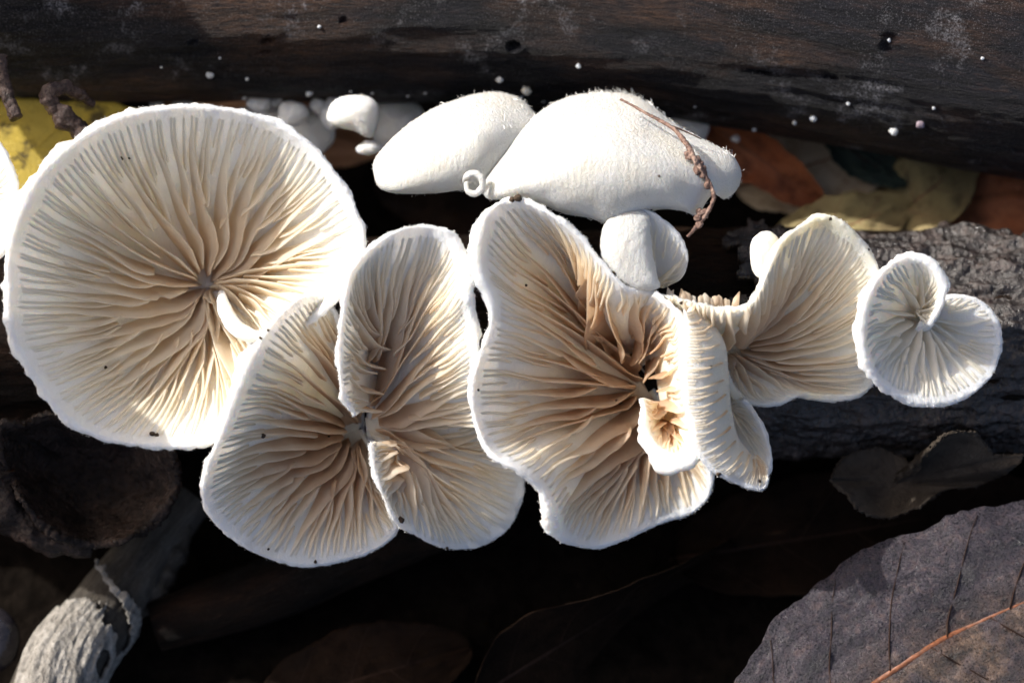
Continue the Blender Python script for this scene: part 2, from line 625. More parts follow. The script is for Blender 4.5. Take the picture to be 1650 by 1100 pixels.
        s.fuzz_src = (arc.reshape(-1, 3), unit(arc - cen[:, None]).reshape(-1, 3), outer[:, :ns // 2].reshape(-1, 3), -n[:, ::-1][:, :ns // 2].reshape(-1, 3))
        return o

    def fuzz(s, parent, n=2500, ln=6.0):
        a, an, b, bn = s.fuzz_src
        P, N = np.concatenate([a, b]), np.concatenate([an, bn])
        add_fuzz(parent, P, N, n, ln)

    def gills(s, parent, spacing=15.0, H=30.0, brown=0.6, t0=0.0, t1=1.0, hw=(3.0, 1.5), wob=1.0, s_in=0.06, nseg=26, smax=0.995, leanv=(0.78, -0.55, 0.0)):
        leanv = np.array(leanv)
        n = max(4, int(s.len * (t1 - t0) / spacing))
        for i in range(n):
            tf = t0 + (t1 - t0) * (i + 0.5 + random.uniform(-0.36, 0.36)) / n
            o = (0, 1, 3, 2, 1, 3)[i % 6]
            Lc = np.linalg.norm(s.R[int(tf * (s.nt - 1))] - s.O[int(tf * (s.nt - 1))])
            if o == 0:
                sa = s_in + random.uniform(0, 0.08)
            elif o == 2:
                sa = random.uniform(0.25, 0.48)
            else:
                sa = random.uniform(0.48, 0.84)
            if Lc < 70:
                sa = s_in + 0.5 * (sa - s_in)
            ss = sa + (smax - sa) * np.linspace(0, 1, nseg) ** 1.05
            amp = wob * spacing / 3.0
            base_ti = tf * (s.nt - 1)
            tw = np.array([mnoise.noise((tf * s.len / 70.0, x * 3.2, s.seed)) * 2.2 + mnoise.noise((tf * s.len / 9.0, x * 5.5, s.seed + 9)) * 0.75 for x in ss])
            ti = base_ti + amp * tw * (s.nt / s.len) * np.clip((ss - 0.02) * 4, 0, 1) * np.clip((1.02 - ss) * 5, 0.15, 1)
            if s.closed:
                ti = ti % s.nt
            p, nn = s.surf(ti, ss)
            dt = unit(s.pos(ti + 2.0, ss) - s.pos(ti - 2.0, ss))
            dt = unit(dt - nn * np.sum(dt * nn, -1, keepdims=True))
            arc = np.concatenate([[0], np.cumsum(np.linalg.norm(np.diff(p, axis=0), axis=1))])
            st = np.clip(arc / (H * 0.5 + 3), 0, 1)
            st = np.sqrt(1 - (1 - st) ** 2)
            hs = 0.68 if o in (1, 3) else (0.9 if o == 2 else 1.0)
            h = H * hs * st * np.clip((1.01 - ss) / 0.66, 0, 1) ** 1.3 + 0.3 - 1.8 * np.clip((ss - 0.91) / 0.08, 0, 1)
            h = h * random.uniform(0.85, 1.12) * (1 + 0.10 * np.array([mnoise.noise((x * 11, tf * 97, 3.3)) for x in ss]))
            if random.random() < 0.16:
                h = h * (1 - random.uniform(0.25, 0.6) * np.exp(-((ss - random.uniform(sa + 0.1, 0.9)) / 0.02) ** 2))
            lean = random.uniform(-0.14, 0.14) + 0.16 * mnoise.noise((tf * s.len / 60.0, 5.1, s.seed))
            cl = (dt @ leanv)[:, None] * np.clip(arc / 60, 0.3, 1)[:, None]
            up = unit(nn + dt * (lean + cl))
            b = p - nn * 5.0
            hb, ht = hw
            thn = np.clip(st * 1.3, 0.35, 1)[:, None]
            jag = (rng.standard_normal(nseg) * 0.35)[:, None]
            rows = [b - dt * hb * thn, p + up * (np.minimum(h, h * 0.55)[:, None]) - dt * (hb * 0.35 + ht * 0.65) * thn, p + up * (h[:, None] - ht * 0.5) - dt * ht * 0.8 * thn,
                    p + up * (h[:, None] + jag),
                    p + up * (h[:, None] - ht * 0.5) + dt * ht * 0.8 * thn, p + up * (np.minimum(h, h * 0.55)[:, None]) + dt * (hb * 0.35 + ht * 0.65) * thn, b + dt * hb * thn]
            P = np.stack(rows, 1).reshape(-1, 3)
            m = len(rows)
            f = grid_faces(nseg, m).tolist()
            f.append(list(range(m))[::-1])
            f.append([(nseg - 1) * m + j for j in range(m)])
            bk = (0.04 + 0.9 * brown * np.clip(1.12 - ss, 0, 1) ** 1.15) * random.uniform(0.85, 1.15)
            bk = np.repeat(bk[:, None], m, 1)
            bk[:, 3] *= 0.9
            g = mesh('gill', P, f, 'gill', parent, brown=bk.ravel(), tc=P / 100 + i * 3.7)


def add_fuzz(parent, P, N, n, ln, name='fuzz', thick=0.5):
    if ln < 8:
        ln, n = ln * 0.42, int(n * 1.3)
    idx = rng.integers(0, len(P), n)
    p = P[idx] + rng.standard_normal((n, 3)) * 0.8
    d = unit(N[idx] + rng.standard_normal((n, 3)) * 0.55)
    side = unit(np.cross(d, rng.standard_normal((n, 3)))) * thick
    L = (ln * rng.uniform(0.4, 1.25, n))[:, None]
    V = np.stack([p - side, p + side, p + d * L * 0.6 + side * 0.6 + rng.standard_normal((n, 3)) * ln * 0.06, p + d * L], 1).reshape(-1, 3)
    b = np.arange(n)[:, None] * 4
    F = np.concatenate([b + np.array([0, 1, 2]), b + np.array([0, 2, 3])])
    o = mesh(name, V, F, 'fuzz', parent, smooth=False, kind='stuff')
    return o


def dome(name, outline, centre, H, back, mat, parent=None, wr=0.0, prof=0.5, ns=14, nt=120, lump=2.0, wr_pts=None, seed=0.0, brown=0.0, rough=0.6, smooth_pow=3.0, lf=0.011):
    """closed cushion: outline pixels at depth wr (or one depth each), swelling H px to the viewer and back px behind"""
    ol = np.array([(x, y, (wr_pts[i] if wr_pts else wr)) for i, (x, y) in enumerate(outline)], float)
    c = np.array([centre[0], centre[1], np.mean(ol[:, 2]) if len(centre) < 3 else centre[2]], float)
    n = len(ol)
    t = np.linspace(0, n, nt, endpoint=False)
    R = catmull(ol, t, True)
    sv = np.sin(np.linspace(0.0, math.pi / 2, ns + 1))
    kk = np.hanning(nt // 4 * 2 + 1)
    kk /= kk.sum()
    h_ = len(kk) // 2
    Rs = np.stack([np.convolve(np.concatenate([R[-h_:, q], R[:, q], R[:h_, q]]), kk, 'valid') for q in range(3)], 1)
    pts = []
    for s_ in sv:
        row = c + (Rs + (R - Rs) * s_ ** smooth_pow - c) * s_
        row[:, 2] += H * (1 - s_ ** 2) ** prof
        pts.append(row)
    for s_ in sv[::-1][1:]:
        row = c + (Rs + (R - Rs) * s_ ** smooth_pow - c) * s_
        row[:, 2] -= back * (1 - s_ ** 2) ** prof
        pts.append(row)
    P = np.stack(pts, 1)
    m = P.shape[1]
    P = QA(P.reshape(-1, 3))
    cc = QA(c[None])[0]
    dirn = unit(P - cc)
    P = P + dirn * (lump * fbm(P, lf, 2, seed) + rough * fbm(P, 0.12, 2, seed + 5))[:, None]
    f = grid_faces(nt, m, True)
    o = mesh(name, P, f, mat, parent, tc=P / 100, brown=np.full(len(P), brown))
    o_n = np.zeros((len(P), 3))
    me = o.data
    Nn = np.empty(len(P) * 3, np.float32)
    me.vertices.foreach_get('normal', Nn)
    # normals come out in world axes: back to uvw
    o_n = Nn.reshape(-1, 3) @ ROT
    return o, P, o_n


def tube(name, path, radii, mat, parent=None, closed_ends=True, nseg=None, ns=10, rough=0.12, seed=0.0, gnarl=0.0, is_uvw=False, tcscale=1.0):
    P = np.array(path, float) if is_uvw else QA(np.array(path, float))
    n = len(P)
    nseg = nseg or n * 8
    t = np.linspace(0, n - 1, nseg)
    C = catmull(P, t)
    r = np.interp(t, np.arange(n), radii)
    d = unit(np.gradient(C, axis=0))
    ref = np.array([0.13, 0.21, 0.97])
    a = unit(np.cross(d, ref))
    b = np.cross(d, a)
    th = np.linspace(0, 2 * math.pi, ns, endpoint=False)
    arc = np.concatenate([[0], np.cumsum(np.linalg.norm(np.diff(C, axis=0), axis=1))])
    V = C[:, None] + (a[:, None] * np.cos(th)[None, :, None] + b[:, None] * np.sin(th)[None, :, None]) * r[:, None, None]
    nz = fbm(V.reshape(-1, 3) / max(r.max(), 1), 0.9, 3, seed).reshape(nseg, ns)
    V = C[:, None] + (V - C[:, None]) * (1 + rough * 2.5 * nz[..., None])
    tc = np.stack(np.broadcast_arrays(arc[:, None], (r[:, None] * np.cos(th)[None]), (r[:, None] * np.sin(th)[None])), -1).reshape(-1, 3) / 100 * tcscale
    V = V.reshape(-1, 3)
    i = np.arange(nseg - 1)
    j = np.arange(ns)
    I, J = np.meshgrid(i, j, indexing='ij')
    J2 = (J + 1) % ns
    f = np.stack([I * ns + J, I * ns + J2, (I + 1) * ns + J2, (I + 1) * ns + J], -1).reshape(-1, 4).tolist()
    f.append(list(range(ns))[::-1])
    f.append([(nseg - 1) * ns + q for q in range(ns)])
    return mesh(name, V, f, mat, parent, tc=tc)


def log_mesh(name, centre, radii, mat, parent=None, nseg=500, ns=200, ph0=0.0, ph1=2 * math.pi, coarse=8.0, fine=2.0, seed=0.0, dents=(), cut=None, thick=None, closed=True, gx=0.010, gr=0.09):
    """round wood along a curved axis of uvw points; tc runs along the grain. dents: (along 0..1, angle, radius px, depth px)"""
    C0 = np.array(centre, float)
    n = len(C0)
    t = np.linspace(0, n - 1, nseg)
    C = catmull(C0, t)
    r = catmull(np.array(radii, float)[:, None], t)[:, 0]
    d = unit(np.gradient(C, axis=0))
    e1 = unit(np.cross(np.array([0, 1.0, 0]), d) * -1)
    e1 = unit(np.cross(d, np.array([0, 1.0, 0])))          # towards the camera
    e2 = np.cross(e1, d)
    th = np.linspace(ph0, ph1, ns, endpoint=not closed)
    arc = np.concatenate([[0], np.cumsum(np.linalg.norm(np.diff(C, axis=0), axis=1))])
    A, T = np.meshgrid(arc, th, indexing='ij')
    Rr = np.repeat(r[:, None], ns, 1)
    g = np.stack([A * 0.0022, Rr * np.cos(T) * 0.012, Rr * np.sin(T) * 0.012], -1).reshape(-1, 3)
    nz = fbm(g, 1.0, 3, seed).reshape(Rr.shape)
    g2 = np.stack([A * gx, Rr * np.cos(T) * gr, Rr * np.sin(T) * gr], -1).reshape(-1, 3)
    nz2 = fbm(g2, 1.0, 3, seed + 4).reshape(Rr.shape)
    Rd = Rr + coarse * nz + fine * nz2
    for (a0, ang, rad, dep) in dents:
        da = (A - a0 * arc[-1])
        dth = (T - ang + math.pi) % (2 * math.pi) - math.pi
        dd = np.sqrt((da * 0.7) ** 2 + (dth * Rr) ** 2) * (1 + 0.9 * nz2 + 0.5 * nz)
        Rd -= dep * np.clip(1 - (dd / rad) ** 2, 0, 1) ** 0.7
        Rd += dep * 0.12 * np.exp(-((dd - rad * 1.3) / (rad * 0.45)) ** 2)
    V = C[:, None] + (e1[:, None] * np.cos(T)[..., None] + e2[:, None] * np.sin(T)[..., None]) * Rd[..., None]
    tc = np.stack([A, Rr * np.cos(T), Rr * np.sin(T)], -1).reshape(-1, 3) / 100
    f = grid_faces_wrap(nseg, ns, closed)
    if cut is not None:
        keep = cut(A, T)                                   # per-vertex mask
        kf = keep.ravel()[f].all(1)
        f = f[kf]
    if thick:
        nv = V.size // 3
        V2 = C[:, None] + (V - C[:, None]) * (1 - thick / Rd)[..., None]
        V = np.concatenate([V.reshape(-1, 3), V2.reshape(-1, 3)])
        tc = np.concatenate([tc, tc])
        ed = {}
        for q in f.tolist():
            for a, b in zip(q, q[1:] + q[:1]):
                ed[(a, b)] = ed.get((a, b), 0) + 1
        side = [[b, a, a + nv, b + nv] for (a, b) in ed if (b, a) not in ed]
        f = f.tolist() + (f[:, ::-1] + nv).tolist() + side
    else:
        f = f.tolist()
        if closed:
            f.append(list(range(ns)))
            f.append([(nseg - 1) * ns + j for j in range(ns)][::-1])
    return mesh(name, V.reshape(-1, 3), f, mat, parent, tc=tc)


def grid_faces_wrap(n, m, wrap):
    c = np.arange(n - 1)
    r = np.arange(m if wrap else m - 1)
    Cc, R = np.meshgrid(c, r, indexing='ij')
    R2 = (R + 1) % m
    return np.stack([Cc * m + R, (Cc + 1) * m + R, (Cc + 1) * m + R2, Cc * m + R2], -1).reshape(-1, 4)


def leaf(name, pts, side_hint, width, mat, label, cat='leaf', group=None, curl=0.1, wavy=6.0, na=70, nb=30, prof=0.55, veins=7, vein_mat='vein', jag=2.0, seed=0.0, vr=4.0, ruffle=0.0, asym=(1.0, 1.0), twist=0.0, side_mat=None):
    """blade along a midrib of uvw points"""
    P = np.array(pts, float)
    n = len(P)
    t = np.linspace(0, n - 1, na)
    C = catmull(P, t)
    d = unit(np.gradient(C, axis=0))
    sh = np.array(side_hint, float)
    side = unit(sh - d * np.sum(d * sh, -1, keepdims=True))
    nrm = np.cross(d, side)
    if (nrm @ np.array([0, CT, ST])).mean() < 0:
        nrm = -nrm
    a = np.linspace(0, 1, na)
    hw = width * np.clip(np.sin(math.pi * np.clip(a, 0.0, 1) ** 0.85), 0, 1) ** prof
    hw = np.maximum(hw, 1.0)
    b = np.linspace(-1, 1, nb)
    A, B = np.meshgrid(a, b, indexing='ij')
    hwj = hw[:, None] * np.where(B < 0, asym[0], asym[1])
    edge = np.array([[mnoise.fractal((x * 9, 1.0 * s_, seed), 0.7, 2, 4) for s_ in (-1, 1)] for x in a])
    hwj = hwj + np.where(B < 0, edge[:, :1], edge[:, 1:]) * jag * 3
    lump = np.array([mnoise.fractal((x * 3.0, y * 1.7, seed + 7), 0.8, 2, 3) for x, y in zip(A.ravel(), B.ravel())]).reshape(A.shape)
    h = curl * width * B ** 2 + wavy * lump + ruffle * np.sin(A * 17 + seed) * np.abs(B) ** 2
    h = h - 0.03 * width * np.exp(-(B / 0.07) ** 2) + twist * width * B * (A - 0.5)
    V = C[:, None] + side[:, None] * (B * hwj)[..., None] + nrm[:, None] * h[..., None]
    th = 1.6
    V2 = V - nrm[:, None] * th
    L = np.linalg.norm(np.diff(C, axis=0), axis=1).sum()
    tc = np.stack([A * L, B * width, 0 * A + seed * 31], -1).reshape(-1, 3) / 100
    f = grid_faces(na, nb)
    nv = na * nb
    ring = [i * nb for i in range(na)] + [(na - 1) * nb + j for j in range(1, nb)] + [i * nb + nb - 1 for i in range(na - 2, -1, -1)] + [j for j in range(nb - 2, 0, -1)]
    sidef = [[ring[i], ring[(i + 1) % len(ring)], ring[(i + 1) % len(ring)] + nv, ring[i] + nv] for i in range(len(ring))]
    fl = f.tolist() + (f[:, ::-1] + nv).tolist() + sidef
    Vm = V[:, nb // 2]
    root = empty(name, P.mean(0) * 0 + np.array(Vm[na // 2]), label, cat, group)
    mesh('blade', np.concatenate([V.reshape(-1, 3), V2.reshape(-1, 3)]), fl, mat, root, tc=np.concatenate([tc, tc]))
    mid = (V[:, nb // 2] + V[:, (nb - 1) // 2]) / 2 - nrm * vr * 0.55
    tube('midrib', mid[::3], np.linspace(vr, vr * 0.45, len(mid[::3])), vein_mat, root, is_uvw=True, nseg=60, ns=7, rough=0.05)
    for k in range(veins):
        for sg in (-1, 1):
            a0 = 0.08 + 0.8 * (k + 0.3 * (sg > 0)) / veins
            pp = []
            for q in np.linspace(0, 0.93, 9):
                ai = min(a0 + 0.16 * q ** 1.1, 0.985)
                ii = ai * (na - 1)
                jj = (nb - 1) / 2 * (1 + sg * q)
                i0, j0 = int(ii), int(jj)
                i1, j1 = min(i0 + 1, na - 1), min(j0 + 1, nb - 1)
                fi, fj = ii - i0, jj - j0
                v = (V[i0, j0] * (1 - fi) + V[i1, j0] * fi) * (1 - fj) + (V[i0, j1] * (1 - fi) + V[i1, j1] * fi) * fj
                pp.append(v + nrm[i0] * 0.35)
            tube('vein', pp, np.linspace(vr * 0.17, vr * 0.07, len(pp)), side_mat or vein_mat, root, is_uvw=True, nseg=22, ns=6, rough=0.05)
    return root


# ================================================================== THE SETTING
def ground():
    nx, ny = 150, 150
    xs = np.sign(np.linspace(-1, 1, nx)) * np.abs(np.linspace(-1, 1, nx)) ** 2.2 * 30000
    ys = np.sign(np.linspace(-1, 1, ny)) * np.abs(np.linspace(-1, 1, ny)) ** 2.2 * 30000
    X, Y = np.meshgrid(xs, ys, indexing='ij')
    pts = np.stack([X.ravel(), Y.ravel(), 0 * X.ravel()], -1)
    z = 22 * fbm(pts, 0.006, 3) + 9 * fbm(pts, 0.03, 3) - 20
    pts[:, 2] = z
    uvw = (pts - np.array([0, 0, GH])) @ ROT
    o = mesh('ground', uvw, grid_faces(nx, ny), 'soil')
    tag(o, 'dark damp forest soil under the logs', None, None, 'structure')


ground()

# ---- upper log
UR = 212


def up_axis(x, ye):
    """axis point of a log of radius UR whose lower outline shows at pixel x, ye, lying on the ground"""
    v = (550 - ye) * 1.1 + UR
    w = (UR - GH + 150 - v * CT) / ST
    f = 1 - w / D
    v = (550 - ye) * f + UR
    w = (UR - GH + 150 - v * CT) / ST
    return np.array([(x - 825) * f, v, w])


upper = log_mesh('fallen_log', [up_axis(x, y) for x, y in ((-900, 178), (-200, 168), (300, 166), (650, 164), (1000, 182), (1250, 216), (1650, 282), (2100, 352), (2600, 430))],
                 [UR] * 9, 'log_up', nseg=760, ns=300, coarse=9, fine=1.6, seed=1.0,
                 dents=[(0.385, -0.62, 9, 14), (0.498, -0.62, 12, 18), (0.352, -0.62, 6, 8), (0.668, -0.2, 16, 10), (0.42, -0.45, 6, 9)])
prop = log_mesh('propping_branch', [G(-700, -250, 66), G(-560, 100, 66), G(-480, 420, 66)], [62, 66, 60], 'log_low', nseg=120, ns=60, coarse=6, fine=2, seed=5.0)
tag(prop, 'short dark branch lying crosswise under the thick weathered log', 'branch')
tag(upper, 'thick dark weathered log lying behind the fungi', 'log')

# ---- lower log
LR = 180


def low_axis(x, yc, r=LR):
    w = (r - GH + 5 - (550 - yc) * CT) / ST
    return Q(x, yc, w)


LOWPTS = [(-700, 575), (-100, 560), (400, 550), (900, 545), (1400, 545), (1800, 548), (2500, 552)]
lower = log_mesh('rotten_branch', [low_axis(x, y) for x, y in LOWPTS], [175, 175, 178, 180, 178, 176, 176], 'log_low', nseg=600, ns=220, coarse=14, fine=4, seed=3.0)
tag(lower, 'thin dark rotting branch that carries the row of gilled fungi', 'branch')


def bark_cut(A, T):
    f0 = fbm(np.stack([T.ravel() * 2.2, A.ravel() * 0.012, 0 * A.ravel()], -1), 1.0, 3, 2.0).reshape(A.shape)
    return (A > 2010 + 70 * f0) & (T < 1.25 + 0.3 * f0)


log_mesh('bark', [low_axis(x, y) for x, y in LOWPTS], [195, 195, 198, 200, 198, 196, 196], 'bark', lower, nseg=700, ns=200, ph0=-2.0, ph1=1.9, coarse=20, fine=11, seed=8.0, cut=bark_cut, thick=14, closed=False, gx=0.016, gr=0.042)


# ================================================================== FUNGI
def fungus(name, base, label, group='gilled fungi growing on the rotting branch'):
    return empty(name, Q(*base), label, 'mushroom', group)


# ---- A: the big round cap
A = fungus('gilled_mushroom', (340, 470, -150), 'largest round white cap with cream gills radiating from a small inrolled lip')
ringA = [(400, 560, -70), (445, 545, -20), (500, 515, 10), (550, 465, 30), (582, 390, 35), (570, 340, 38), (530, 270, 42), (470, 213, 45), (400, 185, 48), (330, 174, 50), (260, 176, 52), (190, 192, 56),
         (130, 225, 60), (72, 275, 62), (38, 330, 62), (17, 400, 58), (14, 470, 54), (20, 540, 48), (46, 590, 44), (75, 635, 36), (112, 678, 28), (170, 706, 20), (250, 717, 14), (330, 712, 10), (372, 688, 8),
         (400, 640, 0), (420, 600, -30), (405, 570, -60)]
rrA = [5, 6, 6, 6, 6, 6, 6, 6, 5, 5, 6, 8, 10, 12, 13, 13, 12, 11, 9, 8, 7, 7, 7, 6, 6, 6, 5, 5]
colsA = [((p[0], p[1], p[2] * 1.3), None, None, r) for p, r in zip(ringA, rrA)]
LA = Lobe((338, 462, -172), colsA, q=0.27, bend=-0.04, wave=1.2, seed=1.3, th=18)
LA.build('cap', A, brown=0.2, ns=18)
LA.gills(A, spacing=11.5, H=48, brown=0.34, s_in=0.015)
LA.fuzz(A, 5000, 6)
lipA = tube('inrolled_lip', [(357, 472, -100), (362, 498, -66), (378, 525, -50), (402, 540, -46), (430, 540, -50)], [6, 12, 14, 12, 7], 'flesh', A, nseg=60, ns=18, rough=0.06)

# ---- B: three lobes
B = fungus('gilled_mushroom', (585, 690, -150), 'three-lobed white cap, gills browning towards the dark pit where its lobes meet')
B1 = Lobe((578, 692, -150), [((566, 620, -95),), ((549, 545, -45),), ((528, 490, 0),), ((497, 476, 25),), ((452, 508, 58),), ((415, 560, 72), None, None, 11), ((388, 620, 72), None, None, 11), ((362, 690, 64), None, None, 9), ((338, 745, 52), None, None, 7),
                              ((329, 800, 24),), ((350, 842, 2),), ((400, 882, -32),), ((450, 903, -60),), ((500, 912, -82),), ((560, 903, -100),), ((610, 882, -112),), ((640, 855, -116),), ((640, 800, -115),), ((612, 740, -118),)],
          th=9, q=0.38, bend=0.05, wave=1.5, seed=4.1)
B1.build('cap_lobe', B, brown=0.6)
B1.gills(B1.obj, spacing=11, H=42, brown=0.82, wob=1.2)
B1.fuzz(B, 3500, 6)
B2 = Lobe((592, 676, -115), [((574, 669, 8), (590, 655, -60)), ((553, 625, 30), (603, 640, -80)), ((549, 570, 48), (610, 610, -85)), ((555, 500, 60), (612, 590, -85)), ((568, 440, 64), (608, 610, -95)), ((598, 400, 62), (604, 640, -110)), ((640, 374, 57),), ((688, 364, 52),),
                              ((728, 378, 48), None, None, 11), ((748, 420, 45), None, None, 13), ((757, 470, 40), None, None, 13), ((765, 540, 25), None, None, 13), ((772, 600, 0), None, None, 11), ((782, 645, -35),), ((795, 690, -55),)],
          q=0.42, bend=-0.03, wave=4.5, seed=6.7, th=9)
B2.build('cap_lobe', B, brown=0.5)
B2.gills(B2.obj, spacing=10.5, H=38, brown=0.62, wob=1.7)
B2.fuzz(B, 2500, 6)
B3 = Lobe((598, 702, -98), [((600, 714, -10), (622, 712, -60)), ((604, 760, -6), (640, 730, -62)), ((621, 802, -18), (645, 745, -62)), ((643, 840, -42), (640, 735, -66)), ((682, 870, -78), (625, 715, -78), (655, 790, -58)), ((732, 886, -108), (612, 706, -88), (675, 795, -70)), ((786, 876, -130), None, (695, 790, -85)), ((827, 842, -145), None, (712, 772, -98)),
                              ((848, 792, -150), None, (722, 748, -108)), ((838, 740, -145), None, (718, 720, -115)), ((808, 690, -125), (592, 690, -105)), ((790, 640, -110), (588, 672, -115))],
          q=0.5, bend=0.10, wave=1.5, seed=2.2, th=9)
B3.build('cap_lobe', B, brown=0.4)
B3.gills(B3.obj, spacing=10.5, H=34, brown=0.48, wob=1.2)
B3.fuzz(B, 2500, 6)

# ---- C: the big crumpled cap
Cc = fungus('gilled_mushroom', (1040, 630, -170), 'large crumpled white cap with wavy brown gills around a deep hollow and folded flaps')
C1 = Lobe((1045, 632, -175), [((1092, 545, -20), (1035, 590, -165)), ((1058, 478, 15), (1025, 575, -165), (1030, 520, -85)), ((1010, 466, 25), (1020, 570, -165), (1005, 520, -80)), ((985, 443, 28), (1015, 570, -160), (975, 505, -75)), ((935, 385, 34), (1015, 575, -160), (960, 480, -80)),
                               ((872, 338, 38), (1020, 585, -160)), ((822, 323, 40), (1025, 595, -158)), ((785, 343, 44), None, None, 11), ((769, 388, 46), None, None, 12), ((770, 430, 44), None, None, 13), ((789, 472, 38), None, None, 12), ((791, 520, 34),), ((774, 572, 52),), ((761, 622, 60),),
                               ((767, 680, 60),), ((790, 728, 58),), ((840, 760, 56),), ((872, 790, 55),), ((890, 832, 50), None, None, 12), ((907, 868, 0), None, None, 10), ((950, 881, -62),), ((1000, 869, -98),), ((1060, 846, -125),), ((1115, 826, -140),),
                               ((1141, 797, -145),), ((1143, 762, -145),), ((1118, 720, -140),), ((1080, 675, -140),)],
          th=12, q=0.27, bend=0.02, wave=9.0, seed=9.4)
C1.build('cap_lobe', Cc, brown=0.85, ns=18)
C1.gills(C1.obj, spacing=12.5, H=52, brown=0.88, wob=1.8)
C1.fuzz(Cc, 4500, 6)
C2 = Lobe((1060, 640, -130), [((1052, 474, 28), (1010, 530, -130)), ((1092, 508, 48), (1040, 565, -140)), ((1099, 580, 55), (1055, 600, -140)), ((1106, 650, 58), (1062, 640, -130)), ((1122, 705, 56), (1068, 665, -110), None, 11), ((1106, 738, 52), (1072, 675, -95), None, 13), ((1076, 736, 42), (1072, 675, -90), None, 13), ((1048, 705, 22), (1070, 668, -90), None, 11), ((1037, 640, -10), (1066, 650, -95))],
          q=0.40, wave=2.0, seed=3.6, th=12)
C2.build('cap_lobe', Cc, brown=0.75)
C2.gills(C2.obj, spacing=11, H=24, brown=0.9, wob=1.5)
C3 = Lobe((1172, 620, 20), [((1100, 498, 62), (1118, 482, 20), (1112, 500, 52)), ((1096, 555, 66), (1165, 545, 24), (1135, 555, 62)), ((1097, 620, 66), (1174, 600, 18), (1138, 615, 60)), ((1109, 685, 64), (1178, 650, 8), (1147, 675, 54)), ((1130, 742, 58), (1188, 700, -4), (1164, 725, 44)), ((1172, 774, 44), (1205, 725, -16), (1193, 752, 28)),
                             ((1228, 789, 20), (1215, 735, -25), (1225, 764, 2)), ((1242, 758, -5), (1215, 730, -30), (1232, 745, -18))],
          wave=1.0, seed=5.5, th=10)
C3.build('cap_lobe', Cc, brown=0.55)
C3.gills(C3.obj, spacing=5.2, H=4.0, brown=0.5, wob=0.7, hw=(1.7, 0.9), leanv=(0.1, -0.5, 0))
C3.fuzz(Cc, 1500, 6)
C4 = Lobe((1165, 640, -110), [((1195, 645, -80),), ((1218, 672, -70),), ((1234, 705, -60),), ((1242, 745, -45),), ((1225, 775, -40),), ((1185, 760, -50),)], q=0.3, wave=1.0, seed=1.9, th=10, rr=5)
C4.build('cap_lobe', Cc, brown=0.2)
C4.gills(C4.obj, spacing=11, H=14, brown=0.2)

# ---- D: the fan with the yellowed ridge
Dm = fungus('gilled_mushroom', (1170, 560, -150), 'fan-shaped cap with a yellowed ridge and curving grey gills, tucked behind the smallest heart-shaped cap')
D1 = Lobe((1168, 560, -115), [((1062, 468, 12), (1120, 540, -60), (1085, 495, 10)), ((1110, 478, 28), (1145, 548, -75), (1122, 508, 22)), ((1165, 488, 36), (1160, 552, -90), (1162, 520, 22)), ((1212, 480, 40), (1166, 556, -100), (1198, 515, 15)), ((1240, 430, 42), (1168, 558, -110), (1220, 495, 0)), ((1262, 388, 40), None, (1235, 480, -20)),
                               ((1298, 361, 36), None, (1255, 468, -35)), ((1336, 350, 26),), ((1385, 382, 8),), ((1417, 438, -15),), ((1424, 520, -45),), ((1416, 590, -70),), ((1398, 630, -85),), ((1345, 637, -85),), ((1300, 634, -78),), ((1255, 651, -80),), ((1213, 650, -80),), ((1185, 625, -85),), ((1172, 592, -95),)],
          q=0.40, bend=0.08, wave=2.0, seed=7.7, rr=7)
D1.build('cap', Dm, mat='flesh_yellow', brown=0.35, ns=18)
D1.gills(Dm, spacing=9.5, H=26, brown=0.50, wob=1.5)
D1.fuzz(Dm, 2500, 5)
dome('folded_knob', [(1209, 408), (1213, 386), (1229, 373), (1246, 376), (1256, 392), (1250, 425), (1236, 452), (1214, 440)], (1232, 408), 9, 20, 'flesh_yellow', Dm, wr=0, lump=2)
# torn fringe of gill edges along the ridge
for i in range(14):
    x = 1076 + i * 8.2 + random.uniform(-5, 5)
    y = 474 + 0.7 * i + random.uniform(-2, 3)
    a, b, h, k = random.uniform(4, 9), random.uniform(4, 9), random.uniform(2, 15), random.uniform(-7, 7)
    P = QA(np.array([(x - a, y + 14, 8), (x + b, y + 15, 12), (x + b * 0.8 + k * 0.4, y - h * 0.3, 6), (x + k + 1.5, y - h, -4), (x - a * 0.7 + k * 0.4, y - h * 0.2, 2),
                     (x - a, y + 14, 3), (x + b, y + 15, 7), (x + b * 0.8 + k * 0.4, y - h * 0.3, 1), (x + k, y - h, -8), (x - a * 0.7 + k * 0.4, y - h * 0.2, -3)], float))
    mesh('torn_gill', P, [[0, 1, 2, 4], [4, 2, 3], [6, 5, 9, 7], [7, 9, 8], [0, 4, 9, 5], [4, 3, 8, 9], [3, 2, 7, 8], [2, 1, 6, 7], [1, 0, 5, 6]], 'gill', Dm, brown=np.full(10, random.uniform(0.1, 0.5)))

